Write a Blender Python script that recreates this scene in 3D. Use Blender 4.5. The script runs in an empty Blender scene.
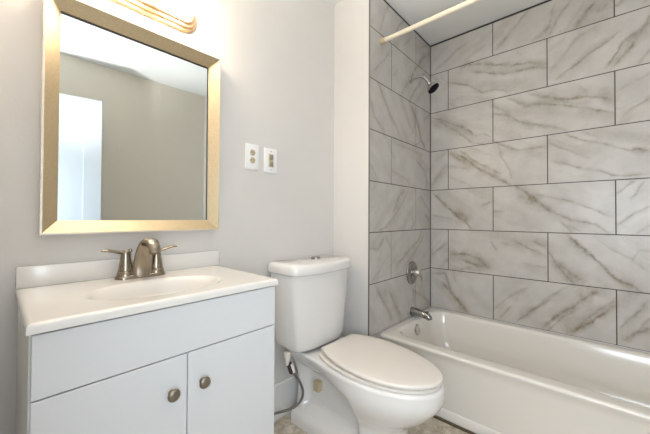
import bpy, bmesh, math, random
import numpy as np
from mathutils import Vector, Matrix, noise

# ---------------------------------------------------------------- camera, world, light, exposure
SC = bpy.context.scene
COL = SC.collection
cam_data = bpy.data.cameras.new('camera')
cam = bpy.data.objects.new('camera', cam_data)
COL.objects.link(cam)
YAW, PITCH, ROLL = 0.8201, 0.0132, 0.0052
_f = Vector((math.sin(YAW)*math.cos(PITCH), math.cos(YAW)*math.cos(PITCH), math.sin(PITCH)))
_r = Vector((math.cos(YAW), -math.sin(YAW), 0))
_u = _r.cross(_f)
_r2 = _r*math.cos(ROLL) + _u*math.sin(ROLL)
_u2 = -_r*math.sin(ROLL) + _u*math.cos(ROLL)
CAM = Vector((-2.3805, -0.9988, 1.0757))
m = Matrix((( _r2.x, _u2.x, -_f.x, CAM.x), (_r2.y, _u2.y, -_f.y, CAM.y), (_r2.z, _u2.z, -_f.z, CAM.z), (0, 0, 0, 1)))
cam.matrix_world = m
cam_data.sensor_width = 36
cam_data.lens = 16.773
cam_data.shift_x = 0.00998
cam_data.shift_y = -0.00588
cam_data.clip_start = 0.01
SC.camera = cam

world = bpy.data.worlds.new('world')
SC.world = world
world.use_nodes = True
world.node_tree.nodes['Background'].inputs[0].default_value = (0.85, 0.92, 1.0, 1)
world.node_tree.nodes['Background'].inputs[1].default_value = 0.6

def area_light(name, loc, direction, sx, sy, power, color):
    d = bpy.data.lights.new(name, 'AREA')
    d.shape = 'RECTANGLE'; d.size = sx; d.size_y = sy; d.energy = power; d.color = color
    o = bpy.data.objects.new(name, d); COL.objects.link(o)
    o.location = loc
    o.rotation_euler = Vector(direction).to_track_quat('-Z', 'Z').to_euler()
    return o
# daylight coming in through the open doorway behind the camera
area_light('doorway_daylight', (-2.64, -1.27, 1.15), (1, 0.35, 0.0), 0.68, 1.9, 38, (0.83, 0.92, 1.0))
# fill spot added to brighten the room, bounced off the ceiling beside the camera
def fill_spot(loc, direction, power, color):
    d = bpy.data.lights.new('ceiling_bounce_fill', 'SPOT')
    d.energy = power; d.color = color; d.spot_size = math.radians(88); d.spot_blend = 0.6; d.shadow_soft_size = 0.05
    o = bpy.data.objects.new('ceiling_bounce_fill', d); COL.objects.link(o)
    o.location = loc
    o.rotation_euler = Vector(direction).to_track_quat('-Z', 'Y').to_euler()
    return o
fill_spot((-2.42, -1.05, 1.02), (0.30, 0.06, 0.93), 110, (1.0, 0.985, 0.965))
LAMP = 46.0       # strength of the vanity bulbs
SC.view_settings.view_transform = 'Standard'
SC.view_settings.look = 'None'
SC.view_settings.exposure = 0.4
SC.view_settings.gamma = 1.0
SC.view_settings.use_curve_mapping = False

# ---------------------------------------------------------------- materials
def srgb(r, g, b):
    def c(v):
        v /= 255.0
        return v/12.92 if v <= 0.04045 else ((v+0.055)/1.055)**2.4
    return (c(r), c(g), c(b), 1)

def mat(name, color, rough=0.5, metal=0.0, coat=0.0, bump=0.0, bump_scale=200, mottle=0.0, mottle_scale=8, emit=None, emit_strength=0, spec=0.5):
    m = bpy.data.materials.new(name); m.use_nodes = True
    nt = m.node_tree; b = nt.nodes['Principled BSDF']
    b.inputs['Base Color'].default_value = color
    b.inputs['Roughness'].default_value = rough
    b.inputs['Metallic'].default_value = metal
    b.inputs['Coat Weight'].default_value = coat
    b.inputs['Coat Roughness'].default_value = 0.08
    b.inputs['Specular IOR Level'].default_value = spec
    tc = nt.nodes.new('ShaderNodeTexCoord')
    if mottle:
        n = nt.nodes.new('ShaderNodeTexNoise'); n.inputs['Scale'].default_value = mottle_scale; n.inputs['Detail'].default_value = 6
        nt.links.new(tc.outputs['Object'], n.inputs['Vector'])
        mr = nt.nodes.new('ShaderNodeMapRange')
        mr.inputs[1].default_value = 0.3; mr.inputs[2].default_value = 0.7
        mr.inputs[3].default_value = 1-mottle; mr.inputs[4].default_value = 1+mottle
        nt.links.new(n.outputs['Fac'], mr.inputs[0])
        mx = nt.nodes.new('ShaderNodeVectorMath'); mx.operation = 'SCALE'
        mx.inputs[0].default_value = color[:3]
        nt.links.new(mr.outputs[0], mx.inputs['Scale'])
        nt.links.new(mx.outputs[0], b.inputs['Base Color'])
    if bump:
        n2 = nt.nodes.new('ShaderNodeTexNoise'); n2.inputs['Scale'].default_value = bump_scale; n2.inputs['Detail'].default_value = 3
        nt.links.new(tc.outputs['Object'], n2.inputs['Vector'])
        bp = nt.nodes.new('ShaderNodeBump'); bp.inputs['Strength'].default_value = bump; bp.inputs['Distance'].default_value = 0.002
        nt.links.new(n2.outputs['Fac'], bp.inputs['Height'])
        nt.links.new(bp.outputs[0], b.inputs['Normal'])
    if emit:
        b.inputs['Emission Color'].default_value = emit
        b.inputs['Emission Strength'].default_value = emit_strength
    return m

M = {}
M['paint'] = mat('wall_paint', srgb(217, 214, 210), 0.6, bump=0.12, bump_scale=120, mottle=0.01)
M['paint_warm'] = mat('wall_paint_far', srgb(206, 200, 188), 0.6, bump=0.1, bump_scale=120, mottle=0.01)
M['ceiling'] = mat('ceiling_paint', srgb(226, 226, 224), 0.8, bump=0.15, bump_scale=90)
M['trim_white'] = mat('trim_white', srgb(232, 232, 230), 0.35, mottle=0.008)
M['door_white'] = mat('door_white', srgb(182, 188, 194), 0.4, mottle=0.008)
M['cabinet'] = mat('cabinet_white', srgb(217, 218, 219), 0.38, mottle=0.006)
M['cabinet_side'] = mat('cabinet_side', srgb(222, 223, 220), 0.45, mottle=0.008)
M['cabinet_dark'] = mat('cabinet_gap', srgb(70, 74, 80), 0.7, mottle=0.02)
M['marble'] = mat('cultured_marble', srgb(228, 225, 220), 0.16, coat=0.3, mottle=0.006, mottle_scale=5)
M['porcelain'] = mat('porcelain', srgb(228, 226, 223), 0.1, coat=0.5, mottle=0.004)
M['seat'] = mat('seat_plastic', srgb(228, 222, 214), 0.22, mottle=0.004)
M['tub'] = mat('tub_enamel', srgb(224, 219, 211), 0.16, coat=0.4, mottle=0.006, mottle_scale=4)
M['nickel'] = mat('brushed_nickel', srgb(156, 145, 130), 0.27, 1.0, bump=0.05, bump_scale=400, mottle=0.05, mottle_scale=60)
M['knob'] = mat('knob_nickel', srgb(150, 140, 128), 0.35, 1.0, mottle=0.05, mottle_scale=90)
M['chrome'] = mat('chrome', srgb(205, 203, 200), 0.1, 1.0, mottle=0.02)
M['frame'] = mat('champagne_frame', srgb(202, 184, 151), 0.42, 0.8, bump=0.25, bump_scale=500, mottle=0.06, mottle_scale=140)
M['frame_edge'] = mat('frame_edge', srgb(226, 220, 208), 0.4, 0.4, mottle=0.03, mottle_scale=90)
M['mirror'] = mat('mirror_glass', (0.82, 0.87, 0.88, 1), 0.0, 1.0)
M['gap_shade'] = mat('mirror_gap_shade', srgb(60, 58, 55), 0.5, mottle=0.05)  # shade of the gap round the glass, put into a dark colour
M['brass'] = mat('lamp_brass', srgb(224, 192, 154), 0.32, 0.95, mottle=0.03, mottle_scale=60)
M['plate'] = mat('switch_plate', srgb(240, 240, 240), 0.3, mottle=0.004)
M['almond'] = mat('almond_plastic', srgb(200, 188, 158), 0.4, mottle=0.03, mottle_scale=120)
M['slot'] = mat('outlet_slot', srgb(90, 80, 62), 0.6, mottle=0.03)
M['grey_plastic'] = mat('grey_plastic', srgb(150, 143, 126), 0.4, mottle=0.04, mottle_scale=120)
M['rubber'] = mat('black_rubber', srgb(22, 22, 26), 0.8, spec=0.2, mottle=0.2, mottle_scale=300)
M['rod'] = mat('rod_cream', srgb(233, 222, 200), 0.35, mottle=0.01)
M['rod_cap'] = mat('rod_cap', srgb(205, 188, 155), 0.5, mottle=0.03)
M['hose'] = mat('braided_hose', srgb(120, 117, 112), 0.45, 0.6, bump=0.6, bump_scale=900, mottle=0.15, mottle_scale=500)
M['tag_white'] = mat('tag_white', srgb(236, 234, 240), 0.5, mottle=0.01)
M['tag_dark'] = mat('tag_dark', srgb(70, 50, 52), 0.6, mottle=0.1)
M['tan'] = mat('tan_patch', srgb(196, 178, 148), 0.7, mottle=0.08, mottle_scale=90)
M['caulk'] = mat('brown_caulk', srgb(92, 76, 56), 0.7, mottle=0.1, mottle_scale=80)
M['grout'] = mat('grout', srgb(80, 74, 67), 0.85, mottle=0.08, mottle_scale=60)
M['joint'] = mat('dark_joint', srgb(52, 50, 48), 0.8, mottle=0.1, mottle_scale=50)
M['profile'] = mat('metal_profile', srgb(128, 124, 118), 0.4, 0.7, mottle=0.03)
M['valve_chrome'] = mat('chrome_dark_reflection', srgb(158, 156, 153), 0.14, 1.0, mottle=0.02)  # darker copy of the chrome, dark room reflections put into its colour
M['bulb'] = mat('lit_bulb', (1, 0.95, 0.85, 1), 0.3, mottle=0.004, emit=(1.0, 0.84, 0.66, 1), emit_strength=LAMP)

def tile_material():
    m = bpy.data.materials.new('marble_tile'); m.use_nodes = True
    nt = m.node_tree; b = nt.nodes['Principled BSDF']; L = nt.links.new
    tc = nt.nodes.new('ShaderNodeTexCoord')
    at = nt.nodes.new('ShaderNodeAttribute'); at.attribute_name = 'vein'
    n = nt.nodes.new('ShaderNodeTexNoise'); n.inputs['Scale'].default_value = 7; n.inputs['Detail'].default_value = 8; n.inputs['Roughness'].default_value = 0.6
    L(tc.outputs['Object'], n.inputs['Vector'])
    base = nt.nodes.new('ShaderNodeValToRGB')
    base.color_ramp.elements[0].position = 0.3; base.color_ramp.elements[0].color = srgb(184, 180, 174)
    base.color_ramp.elements[1].position = 0.7; base.color_ramp.elements[1].color = srgb(201, 197, 191)
    L(n.outputs['Fac'], base.inputs['Fac'])
    n2 = nt.nodes.new('ShaderNodeTexNoise'); n2.inputs['Scale'].default_value = 60; n2.inputs['Detail'].default_value = 6
    L(tc.outputs['Object'], n2.inputs['Vector'])
    mr = nt.nodes.new('ShaderNodeMapRange'); mr.inputs[1].default_value = 0.3; mr.inputs[2].default_value = 0.7; mr.inputs[3].default_value = 0.65; mr.inputs[4].default_value = 1.15
    L(n2.outputs['Fac'], mr.inputs[0])
    mul = nt.nodes.new('ShaderNodeMath'); mul.operation = 'MULTIPLY'; mul.use_clamp = True
    L(at.outputs['Fac'], mul.inputs[0]); L(mr.outputs[0], mul.inputs[1])
    mx = nt.nodes.new('ShaderNodeMix'); mx.data_type = 'RGBA'
    L(mul.outputs[0], mx.inputs['Factor']); L(base.outputs[0], mx.inputs['A'])
    mx.inputs['B'].default_value = srgb(128, 114, 93)
    L(mx.outputs['Result'], b.inputs['Base Color'])
    b.inputs['Roughness'].default_value = 0.32
    return m
M['tile'] = tile_material()

def floor_material():
    m = bpy.data.materials.new('stone_floor'); m.use_nodes = True
    nt = m.node_tree; b = nt.nodes['Principled BSDF']; L = nt.links.new
    tc = nt.nodes.new('ShaderNodeTexCoord')
    n = nt.nodes.new('ShaderNodeTexNoise'); n.inputs['Scale'].default_value = 22; n.inputs['Detail'].default_value = 10; n.inputs['Roughness'].default_value = 0.75
    L(tc.outputs['Object'], n.inputs['Vector'])
    r = nt.nodes.new('ShaderNodeValToRGB')
    r.color_ramp.elements[0].position = 0.33; r.color_ramp.elements[0].color = srgb(150, 136, 116)
    r.color_ramp.elements[1].position = 0.68; r.color_ramp.elements[1].color = srgb(230, 221, 206)
    e = r.color_ramp.elements.new(0.5); e.color = srgb(194, 182, 164)
    L(n.outputs['Fac'], r.inputs['Fac'])
    L(r.outputs[0], b.inputs['Base Color'])
    b.inputs['Roughness'].default_value = 0.5
    return m
M['floor'] = floor_material()

# ---------------------------------------------------------------- mesh helpers
def empty(name, loc, label, cat, group=None):
    o = bpy.data.objects.new(name, None); COL.objects.link(o)
    o.location = loc; o.empty_display_size = 0.05
    o['label'] = label; o['category'] = cat
    if group: o['group'] = group
    return o

def link(name, me, mats, parent=None, smooth=True, label=None, kind=None):
    o = bpy.data.objects.new(name, me); COL.objects.link(o)
    for mm in (mats if isinstance(mats, (list, tuple)) else [mats]): me.materials.append(mm)
    if smooth:
        for p in me.polygons: p.use_smooth = True
    if parent:
        o.parent = parent
        o.matrix_parent_inverse = Matrix.Translation(parent_world(parent)).inverted()
    if label: o['label'] = label
    if kind: o['kind'] = kind
    return o

def parent_world(o):
    # parts whose parent is a mesh sit in world coordinates already
    return Vector(o.location) if o.type == 'EMPTY' else Vector((0, 0, 0))

def obj(name, bm, mats, parent=None, smooth=True, label=None, kind=None, auto=None):
    bmesh.ops.recalc_face_normals(bm, faces=bm.faces)
    me = bpy.data.meshes.new(name); bm.to_mesh(me); bm.free()
    o = link(name, me, mats, parent, smooth, label, kind)
    if auto is not None: me.set_sharp_from_angle(angle=math.radians(auto))
    return o

def struct(name, bm, mats, smooth=False): return obj(name, bm, mats, None, smooth, None, 'structure')

def bm_new(): return bmesh.new()

def add_box(bm, x0, x1, y0, y1, z0, z1, bevel=0.0, seg=2, mi=0):
    r = bmesh.ops.create_cube(bm, size=1.0)
    vs = r['verts']
    for v in vs:
        v.co = Vector(((x0+x1)/2 + v.co.x*(x1-x0), (y0+y1)/2 + v.co.y*(y1-y0), (z0+z1)/2 + v.co.z*(z1-z0)))
    fs = {f for v in vs for f in v.link_faces}
    for f in fs: f.material_index = mi
    if bevel:
        es = list({e for v in vs for e in v.link_edges})
        res = bmesh.ops.bevel(bm, geom=es, offset=bevel, segments=seg, profile=0.5, affect='EDGES')
        for f in res['faces']: f.material_index = mi
    return vs

def add_loft(bm, rings, cap0=True, cap1=True, closed=True, mi=0):
    vr = [[bm.verts.new(p) for p in ring] for ring in rings]
    n = len(rings[0])
    for a, b in zip(vr[:-1], vr[1:]):
        for i in range(n if closed else n-1):
            j = (i+1) % n
            f = bm.faces.new((a[i], a[j], b[j], b[i])); f.material_index = mi
    if cap0: bm.faces.new(list(reversed(vr[0]))).material_index = mi
    if cap1: bm.faces.new(vr[-1]).material_index = mi
    return vr

def frame_of(d):
    d = Vector(d).normalized()
    a = Vector((0, 0, 1)) if abs(d.z) < 0.9 else Vector((1, 0, 0))
    u = d.cross(a).normalized(); v = u.cross(d).normalized()
    return u, v

def add_lathe(bm, origin, axis, prof, n=32, mi=0, cap0=True, cap1=True):
    """prof: list of (distance along the axis, radius)"""
    o = Vector(origin); a = Vector(axis).normalized(); u, v = frame_of(a)
    rings = []
    for t, r in prof:
        r = max(r, 1e-5)
        rings.append([o + a*t + (u*math.cos(2*math.pi*k/n) + v*math.sin(2*math.pi*k/n))*r for k in range(n)])
    return add_loft(bm, rings, cap0, cap1, mi=mi)

def smooth_path(pts, n=40):
    P = [Vector(p) for p in pts]
    P = [P[0]*2-P[1]] + P + [P[-1]*2-P[-2]]
    out = []
    seg = len(P)-3
    for k in range(n+1):
        s = k/n*seg; i = min(int(s), seg-1); t = s-i
        a, b, c, d = P[i:i+4]
        out.append(0.5*((2*b)+(c-a)*t+(2*a-5*b+4*c-d)*t*t+(3*b-a-3*c+d)*t**3))
    return out

def lerp_list(vals, n):
    out = []
    for k in range(n+1):
        s = k/n*(len(vals)-1); i = min(int(s), len(vals)-2); t = s-i
        out.append(vals[i]*(1-t)+vals[i+1]*t)
    return out

def add_tube(bm, pts, radii, n=16, steps=40, mi=0, flat=None, up=None, side=None):
    path = smooth_path(pts, steps)
    if not isinstance(radii, (list, tuple)): radii = [radii, radii]
    rr = lerp_list(list(radii), steps)
    ff = lerp_list(list(flat), steps) if flat else [1.0]*(steps+1)
    rings = []; prev = None
    for i, p in enumerate(path):
        t = (path[min(i+1, steps)] - path[max(i-1, 0)]).normalized()
        if side is not None:
            u = Vector(side)
        elif up is not None:
            u = t.cross(Vector(up)).normalized()
        elif prev is None:
            u, _ = frame_of(t)
        else:
            u = (prev - t*prev.dot(t)).normalized()
        prev = u; v = u.cross(t).normalized()
        rings.append([p + u*math.cos(2*math.pi*k/n)*rr[i] + v*math.sin(2*math.pi*k/n)*rr[i]*ff[i] for k in range(n)])
    return add_loft(bm, rings, mi=mi)

def add_sphere(bm, c, r, n=32, m_=20, mi=0):
    prof = [(-r*math.cos(math.pi*i/m_), r*math.sin(math.pi*i/m_)) for i in range(m_+1)]
    add_lathe(bm, c, (0, 0, 1), prof, n, mi)

def rrect(x0, x1, y0, y1, r, z, k=8):
    pts = []
    for cx, cy, a0 in ((x1-r, y1-r, 0), (x0+r, y1-r, 90), (x0+r, y0+r, 180), (x1-r, y0+r, 270)):
        for i in range(k+1):
            a = math.radians(a0 + 90*i/k)
            pts.append(Vector((cx+r*math.cos(a), cy+r*math.sin(a), z)))
    return pts

# ---------------------------------------------------------------- room shell
YB = 0.273            # painted wall behind vanity and toilet
YF = -1.82            # wall opposite the mirror
XL = -2.50            # wall with the doorway
ZC = 2.462
XJ = -0.873           # painted side of the block the tub plumbing is in
YE = -1.524           # far end of the tub

b = bm_new(); add_box(b, XL-0.9, 0.15, YF-0.12, YB+0.12, -0.08, 0.0); struct('floor', b, M['floor'])
b = bm_new(); add_box(b, XL-0.12, 0.15, YF-0.12, YB+0.12, ZC, ZC+0.1); struct('ceiling', b, M['ceiling'])
b = bm_new(); add_box(b, XL-0.12, XJ, YB, YB+0.12, 0.0, ZC); struct('wall_back', b, M['paint'])
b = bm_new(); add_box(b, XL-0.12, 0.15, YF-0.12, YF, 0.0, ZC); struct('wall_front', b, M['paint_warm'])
b = bm_new()
DY0, DY1, DZ = -1.66, -0.90, 2.06
add_box(b, XL-0.12, XL, YF, DY0, 0.0, ZC)
add_box(b, XL-0.12, XL, DY1, YB, 0.0, ZC)
add_box(b, XL-0.12, XL, DY0, DY1, DZ, ZC)
struct('wall_left', b, M['paint'])
b = bm_new()
for args in ((XL, XL+0.016, DY1, DY1+0.06, 0, DZ+0.06), (XL, XL+0.016, DY0-0.06, DY0, 0, DZ+0.06), (XL, XL+0.016, DY0, DY1, DZ, DZ+0.06)):
    add_box(b, *args, bevel=0.004)
struct('trim_1', b, M['trim_white'])
b = bm_new()
add_box(b, XL+0.02, XJ-0.016, YB-0.016, YB-0.0005, 0.0, 0.182, bevel=0.003)
add_tube(b, [(XL+0.02, YB-0.01, 0.183), (XJ-0.016, YB-0.01, 0.183)], 0.0095, n=12, steps=2)
struct('baseboard_back', b, M['trim_white'])
b = bm_new()
add_box(b, XJ-0.014, XJ-0.0005, 0.01, YB-0.018, 0.0, 0.182, bevel=0.003)
struct('baseboard_alcove', b, M['trim_white'])

# ---------------------------------------------------------------- tiled walls with marble veins
H, W = 0.308, 0.6126
Z1 = 2.218                     # height of the highest grout line
ROWS = [(Z1, ZC-0.011)] + [(Z1-H*(k+1), Z1-H*k) for k in range(6)]
GAP = 0.0054
RES = 0.0042

# veins: wall, half width (m), strength, points on the wall (metres along, height)
VEINS = [
    ('side', 0.0088, 0.3, [(0.046, 2.25), (0.192, 2.34), (0.298, 2.389)]),
    ('side', 0.0077, 0.25, [(0.263, 2.253), (0.398, 2.313)]),
    ('side', 0.0077, 0.5, [(0.468, 2.251), (0.558, 2.348), (0.665, 2.448)]),
    ('side', 0.0096, 0.35, [(0.681, 2.237), (0.769, 2.291)]),
    ('side', 0.0099, 0.45, [(0.686, 2.228), (0.744, 2.257), (0.78, 2.337), (0.79, 2.402)]),
    ('side', 0.0066, 0.45, [(0.759, 2.238), (0.809, 2.324), (0.872, 2.406)]),
    ('side', 0.0083, 0.6, [(0.894, 2.225), (0.944, 2.305), (0.98, 2.342)]),
    ('side', 0.0055, 0.4, [(0.992, 2.283), (1.034, 2.309)]),
    ('side', 0.0069, 0.4, [(1.063, 2.273), (1.099, 2.306)]),
    ('side', 0.0055, 0.4, [(1.16, 2.238), (1.193, 2.254)]),
    ('side', 0.0132, 0.6, [(0.228, 2.205), (0.277, 2.211), (0.436, 2.164), (0.569, 2.104), (0.664, 2.099), (0.748, 2.056)]),
    ('side', 0.0085, 0.6, [(0.312, 2.147), (0.423, 2.104), (0.534, 2.061), (0.68, 2.06), (0.748, 2.031)]),
    ('side', 0.0038, 0.4, [(0.592, 2.191), (0.615, 2.163)]),
    ('side', 0.0077, 0.55, [(0.139, 2.126), (0.277, 2.061), (0.385, 1.979), (0.461, 1.979), (0.551, 1.94)]),
    ('side', 0.0132, 0.25, [(0.147, 1.961), (0.199, 1.917)]),
    ('side', 0.0066, 0.3, [(0.759, 2.129), (0.843, 2.191)]),
    ('side', 0.0198, 0.3, [(0.768, 1.999), (0.894, 2.158), (1.009, 2.199)]),
    ('side', 0.0073, 0.6, [(0.798, 1.939), (0.925, 2.026), (1.029, 2.093), (1.078, 2.124)]),
    ('side', 0.0082, 0.5, [(1.028, 1.937), (1.097, 2.065), (1.14, 2.093), (1.159, 2.096)]),
    ('side', 0.0099, 0.6, [(1.061, 1.938), (1.147, 2.057), (1.196, 2.156), (1.214, 2.196)]),
    ('side', 0.0055, 0.4, [(1.15, 1.924), (1.213, 1.998)]),
    ('side', 0.0066, 0.5, [(1.121, 2.062), (1.159, 2.096), (1.196, 2.129)]),
    ('side', 0.0116, 0.7, [(0.022, 1.88), (0.139, 1.807), (0.249, 1.747), (0.331, 1.68)]),
    ('side', 0.0092, 0.45, [(0.038, 1.852), (0.184, 1.745), (0.311, 1.624), (0.397, 1.603)]),
    ('side', 0.0058, 0.4, [(0.331, 1.68), (0.391, 1.676), (0.435, 1.647)]),
    ('side', 0.0088, 0.3, [(0.03, 1.806), (0.078, 1.789)]),
    ('side', 0.0077, 0.55, [(0.448, 1.813), (0.545, 1.77), (0.619, 1.714), (0.757, 1.653)]),
    ('side', 0.0132, 0.7, [(0.663, 1.888), (0.757, 1.837), (0.85, 1.8), (0.942, 1.8), (1.015, 1.768), (1.056, 1.74)]),
    ('side', 0.0132, 0.55, [(0.63, 1.817), (0.663, 1.822), (0.787, 1.785), (0.933, 1.731), (0.989, 1.699), (1.051, 1.673)]),
    ('side', 0.0132, 0.35, [(0.716, 1.828), (0.888, 1.766), (0.955, 1.761)]),
    ('side', 0.0083, 0.35, [(0.663, 1.691), (0.777, 1.655), (0.85, 1.61)]),
    ('side', 0.0135, 0.4, [(0.545, 1.893), (0.608, 1.85), (0.663, 1.816)]),
    ('side', 0.0033, 0.4, [(0.902, 1.871), (0.933, 1.832)]),
    ('side', 0.0154, 0.3, [(0.429, 1.881), (0.551, 1.783)]),
    ('side', 0.0082, 0.4, [(1.079, 1.616), (1.118, 1.674), (1.193, 1.726)]),
    ('side', 0.0055, 0.35, [(1.072, 1.798), (1.138, 1.834), (1.201, 1.858)]),
    ('side', 0.0077, 0.35, [(0.014, 1.337), (0.124, 1.484)]),
    ('side', 0.0096, 0.3, [(0.046, 1.533), (0.124, 1.577)]),
    ('side', 0.0117, 0.5, [(0.448, 1.616), (0.515, 1.577), (0.602, 1.53), (0.746, 1.534)]),
    ('side', 0.0058, 0.45, [(0.478, 1.583), (0.508, 1.482), (0.538, 1.417), (0.555, 1.347)]),
    ('side', 0.0116, 0.7, [(0.191, 1.568), (0.276, 1.504), (0.364, 1.421), (0.478, 1.354), (0.555, 1.293)]),
    ('side', 0.0096, 0.5, [(0.154, 1.573), (0.227, 1.51), (0.276, 1.482)]),
    ('side', 0.0106, 0.5, [(0.234, 1.577), (0.311, 1.5), (0.49, 1.38)]),
    ('side', 0.0077, 0.35, [(0.139, 1.475), (0.276, 1.437)]),
    ('side', 0.0062, 0.35, [(0.154, 1.389), (0.324, 1.301)]),
    ('side', 0.0073, 0.6, [(0.786, 1.434), (0.858, 1.401), (0.918, 1.376)]),
    ('side', 0.0072, 0.5, [(0.918, 1.37), (0.996, 1.35), (1.049, 1.322), (1.116, 1.311), (1.183, 1.315)]),
    ('side', 0.0056, 0.4, [(0.756, 1.552), (0.891, 1.475), (0.958, 1.425)]),
    ('side', 0.0086, 0.5, [(0.849, 1.588), (0.932, 1.535), (1.013, 1.504), (1.117, 1.454), (1.184, 1.444)]),
    ('side', 0.0116, 0.35, [(0.932, 1.582), (1.005, 1.528)]),
    ('side', 0.0073, 0.6, [(1.129, 1.463), (1.177, 1.44)]),
    ('side', 0.011, 0.7, [(0.014, 1.273), (0.086, 1.199), (0.183, 1.113), (0.262, 1.053), (0.31, 0.988)]),
    ('side', 0.0264, 0.6, [(0.183, 1.113), (0.241, 1.068)]),
    ('side', 0.0132, 0.5, [(0.183, 1.12), (0.241, 1.105), (0.283, 1.046)]),
    ('side', 0.0088, 0.35, [(0.03, 1.098), (0.169, 1.067)]),
    ('side', 0.0154, 0.4, [(0.377, 1.162), (0.428, 1.189)]),
    ('side', 0.0132, 0.4, [(0.453, 1.118), (0.514, 1.131)]),
    ('side', 0.0099, 0.75, [(0.578, 1.298), (0.661, 1.221), (0.719, 1.167), (0.765, 1.122)]),
    ('side', 0.0269, 0.6, [(0.65, 1.215), (0.709, 1.174)]),
    ('side', 0.0073, 0.5, [(0.693, 1.226), (0.795, 1.202), (0.866, 1.181), (0.947, 1.138), (1.04, 1.091)]),
    ('side', 0.0092, 0.55, [(0.698, 1.168), (0.804, 1.103), (0.871, 1.061), (0.977, 1.045), (1.031, 0.995)]),
    ('side', 0.0086, 0.5, [(0.814, 1.06), (0.87, 0.994)]),
    ('side', 0.0066, 0.4, [(0.847, 1.036), (0.916, 1.002)]),
    ('side', 0.0115, 0.4, [(0.601, 1.217), (0.688, 1.194)]),
    ('side', 0.006, 0.5, [(1.068, 1.041), (1.127, 1.107), (1.19, 1.139)]),
    ('side', 0.0073, 0.5, [(1.065, 1.209), (1.139, 1.287)]),
    ('side', 0.0059, 0.4, [(1.119, 1.184), (1.172, 1.279)]),
    ('side', 0.0055, 0.35, [(1.141, 0.999), (1.196, 1.043)]),
    ('side', 0.0132, 0.4, [(0.014, 0.78), (0.131, 0.89)]),
    ('side', 0.0088, 0.35, [(0.078, 0.684), (0.139, 0.76)]),
    ('side', 0.0173, 0.6, [(0.146, 0.791), (0.276, 0.81), (0.363, 0.782), (0.408, 0.723)]),
    ('side', 0.0193, 0.55, [(0.248, 0.763), (0.35, 0.73), (0.433, 0.74)]),
    ('side', 0.0116, 0.4, [(0.154, 0.685), (0.31, 0.711)]),
    ('side', 0.007, 0.45, [(0.434, 0.915), (0.465, 0.854)]),
    ('side', 0.0085, 0.55, [(0.566, 0.929), (0.66, 0.876), (0.743, 0.832)]),
    ('side', 0.0083, 0.55, [(0.676, 0.929), (0.744, 0.895)]),
    ('side', 0.0077, 0.3, [(0.627, 0.782), (0.743, 0.763)]),
    ('side', 0.0116, 0.3, [(0.489, 0.904), (0.605, 0.885)]),
    ('side', 0.0083, 0.75, [(0.847, 0.987), (0.922, 0.902), (1.01, 0.805), (1.054, 0.749), (1.105, 0.712), (1.169, 0.679)]),
    ('side', 0.0165, 0.6, [(1.07, 0.734), (1.128, 0.71)]),
    ('side', 0.0099, 0.35, [(0.87, 0.952), (0.95, 0.857)]),
    ('side', 0.0099, 0.55, [(0.756, 0.877), (0.793, 0.793), (0.846, 0.72), (0.878, 0.683)]),
    ('side', 0.0198, 0.55, [(0.803, 0.8), (0.869, 0.735), (0.937, 0.703)]),
    ('side', 0.0059, 0.3, [(0.964, 0.969), (1.031, 0.904), (1.117, 0.856), (1.187, 0.794)]),
    ('side', 0.0066, 0.25, [(1.114, 0.839), (1.152, 0.908), (1.195, 0.9)]),
    ('side', 0.01, 0.6, [(0.03, 0.639), (0.116, 0.65), (0.154, 0.51), (0.275, 0.385)]),
    ('side', 0.0132, 0.6, [(0.085, 0.576), (0.183, 0.493), (0.268, 0.391)]),
    ('side', 0.0088, 0.3, [(0.176, 0.665), (0.198, 0.593)]),
    ('side', 0.0085, 0.4, [(0.457, 0.452), (0.553, 0.559), (0.637, 0.62)]),
    ('side', 0.0106, 0.6, [(0.592, 0.394), (0.675, 0.484), (0.763, 0.565)]),
    ('side', 0.0085, 0.35, [(0.659, 0.461), (0.753, 0.576), (0.845, 0.659)]),
    ('side', 0.0198, 0.65, [(0.716, 0.379), (0.802, 0.48), (0.877, 0.551), (0.954, 0.63), (1.009, 0.669)]),
    ('side', 0.0073, 0.45, [(0.752, 0.376), (0.863, 0.506), (0.896, 0.59)]),
    ('side', 0.0106, 0.75, [(0.844, 0.381), (0.953, 0.473), (1.008, 0.538), (1.058, 0.604)]),
    ('side', 0.0073, 0.5, [(0.868, 0.387), (0.944, 0.501), (1.054, 0.637)]),
    ('side', 0.0066, 0.4, [(0.482, 0.388), (0.559, 0.486)]),
    ('side', 0.0072, 0.55, [(1.073, 0.469), (1.123, 0.541), (1.179, 0.633)]),
    ('side', 0.0124, 0.65, [(1.08, 0.399), (1.13, 0.456), (1.193, 0.499)]),
    ('side', 0.0069, 0.4, [(1.103, 0.4), (1.186, 0.55)]),
    ('plumb', 0.0069, 0.4, [(-0.758, 2.229), (-0.699, 2.384), (-0.643, 2.464)]),
    ('plumb', 0.0069, 0.5, [(-0.558, 2.327), (-0.517, 2.387), (-0.43, 2.455)]),
    ('plumb', 0.0097, 0.4, [(-0.172, 2.364), (-0.025, 2.473)]),
    ('plumb', 0.0096, 0.25, [(-0.445, 2.273), (-0.323, 2.397)]),
    ('plumb', 0.0056, 0.45, [(-0.825, 1.955), (-0.734, 2.05), (-0.648, 2.135)]),
    ('plumb', 0.0116, 0.5, [(-0.492, 1.915), (-0.399, 2.014), (-0.274, 2.166), (-0.118, 2.324)]),
    ('plumb', 0.0132, 0.5, [(-0.368, 1.902), (-0.206, 2.084), (-0.081, 2.235)]),
    ('plumb', 0.022, 0.45, [(-0.224, 2.244), (-0.006, 2.4)]),
    ('plumb', 0.0069, 0.3, [(-0.583, 2.021), (-0.529, 2.074)]),
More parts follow.
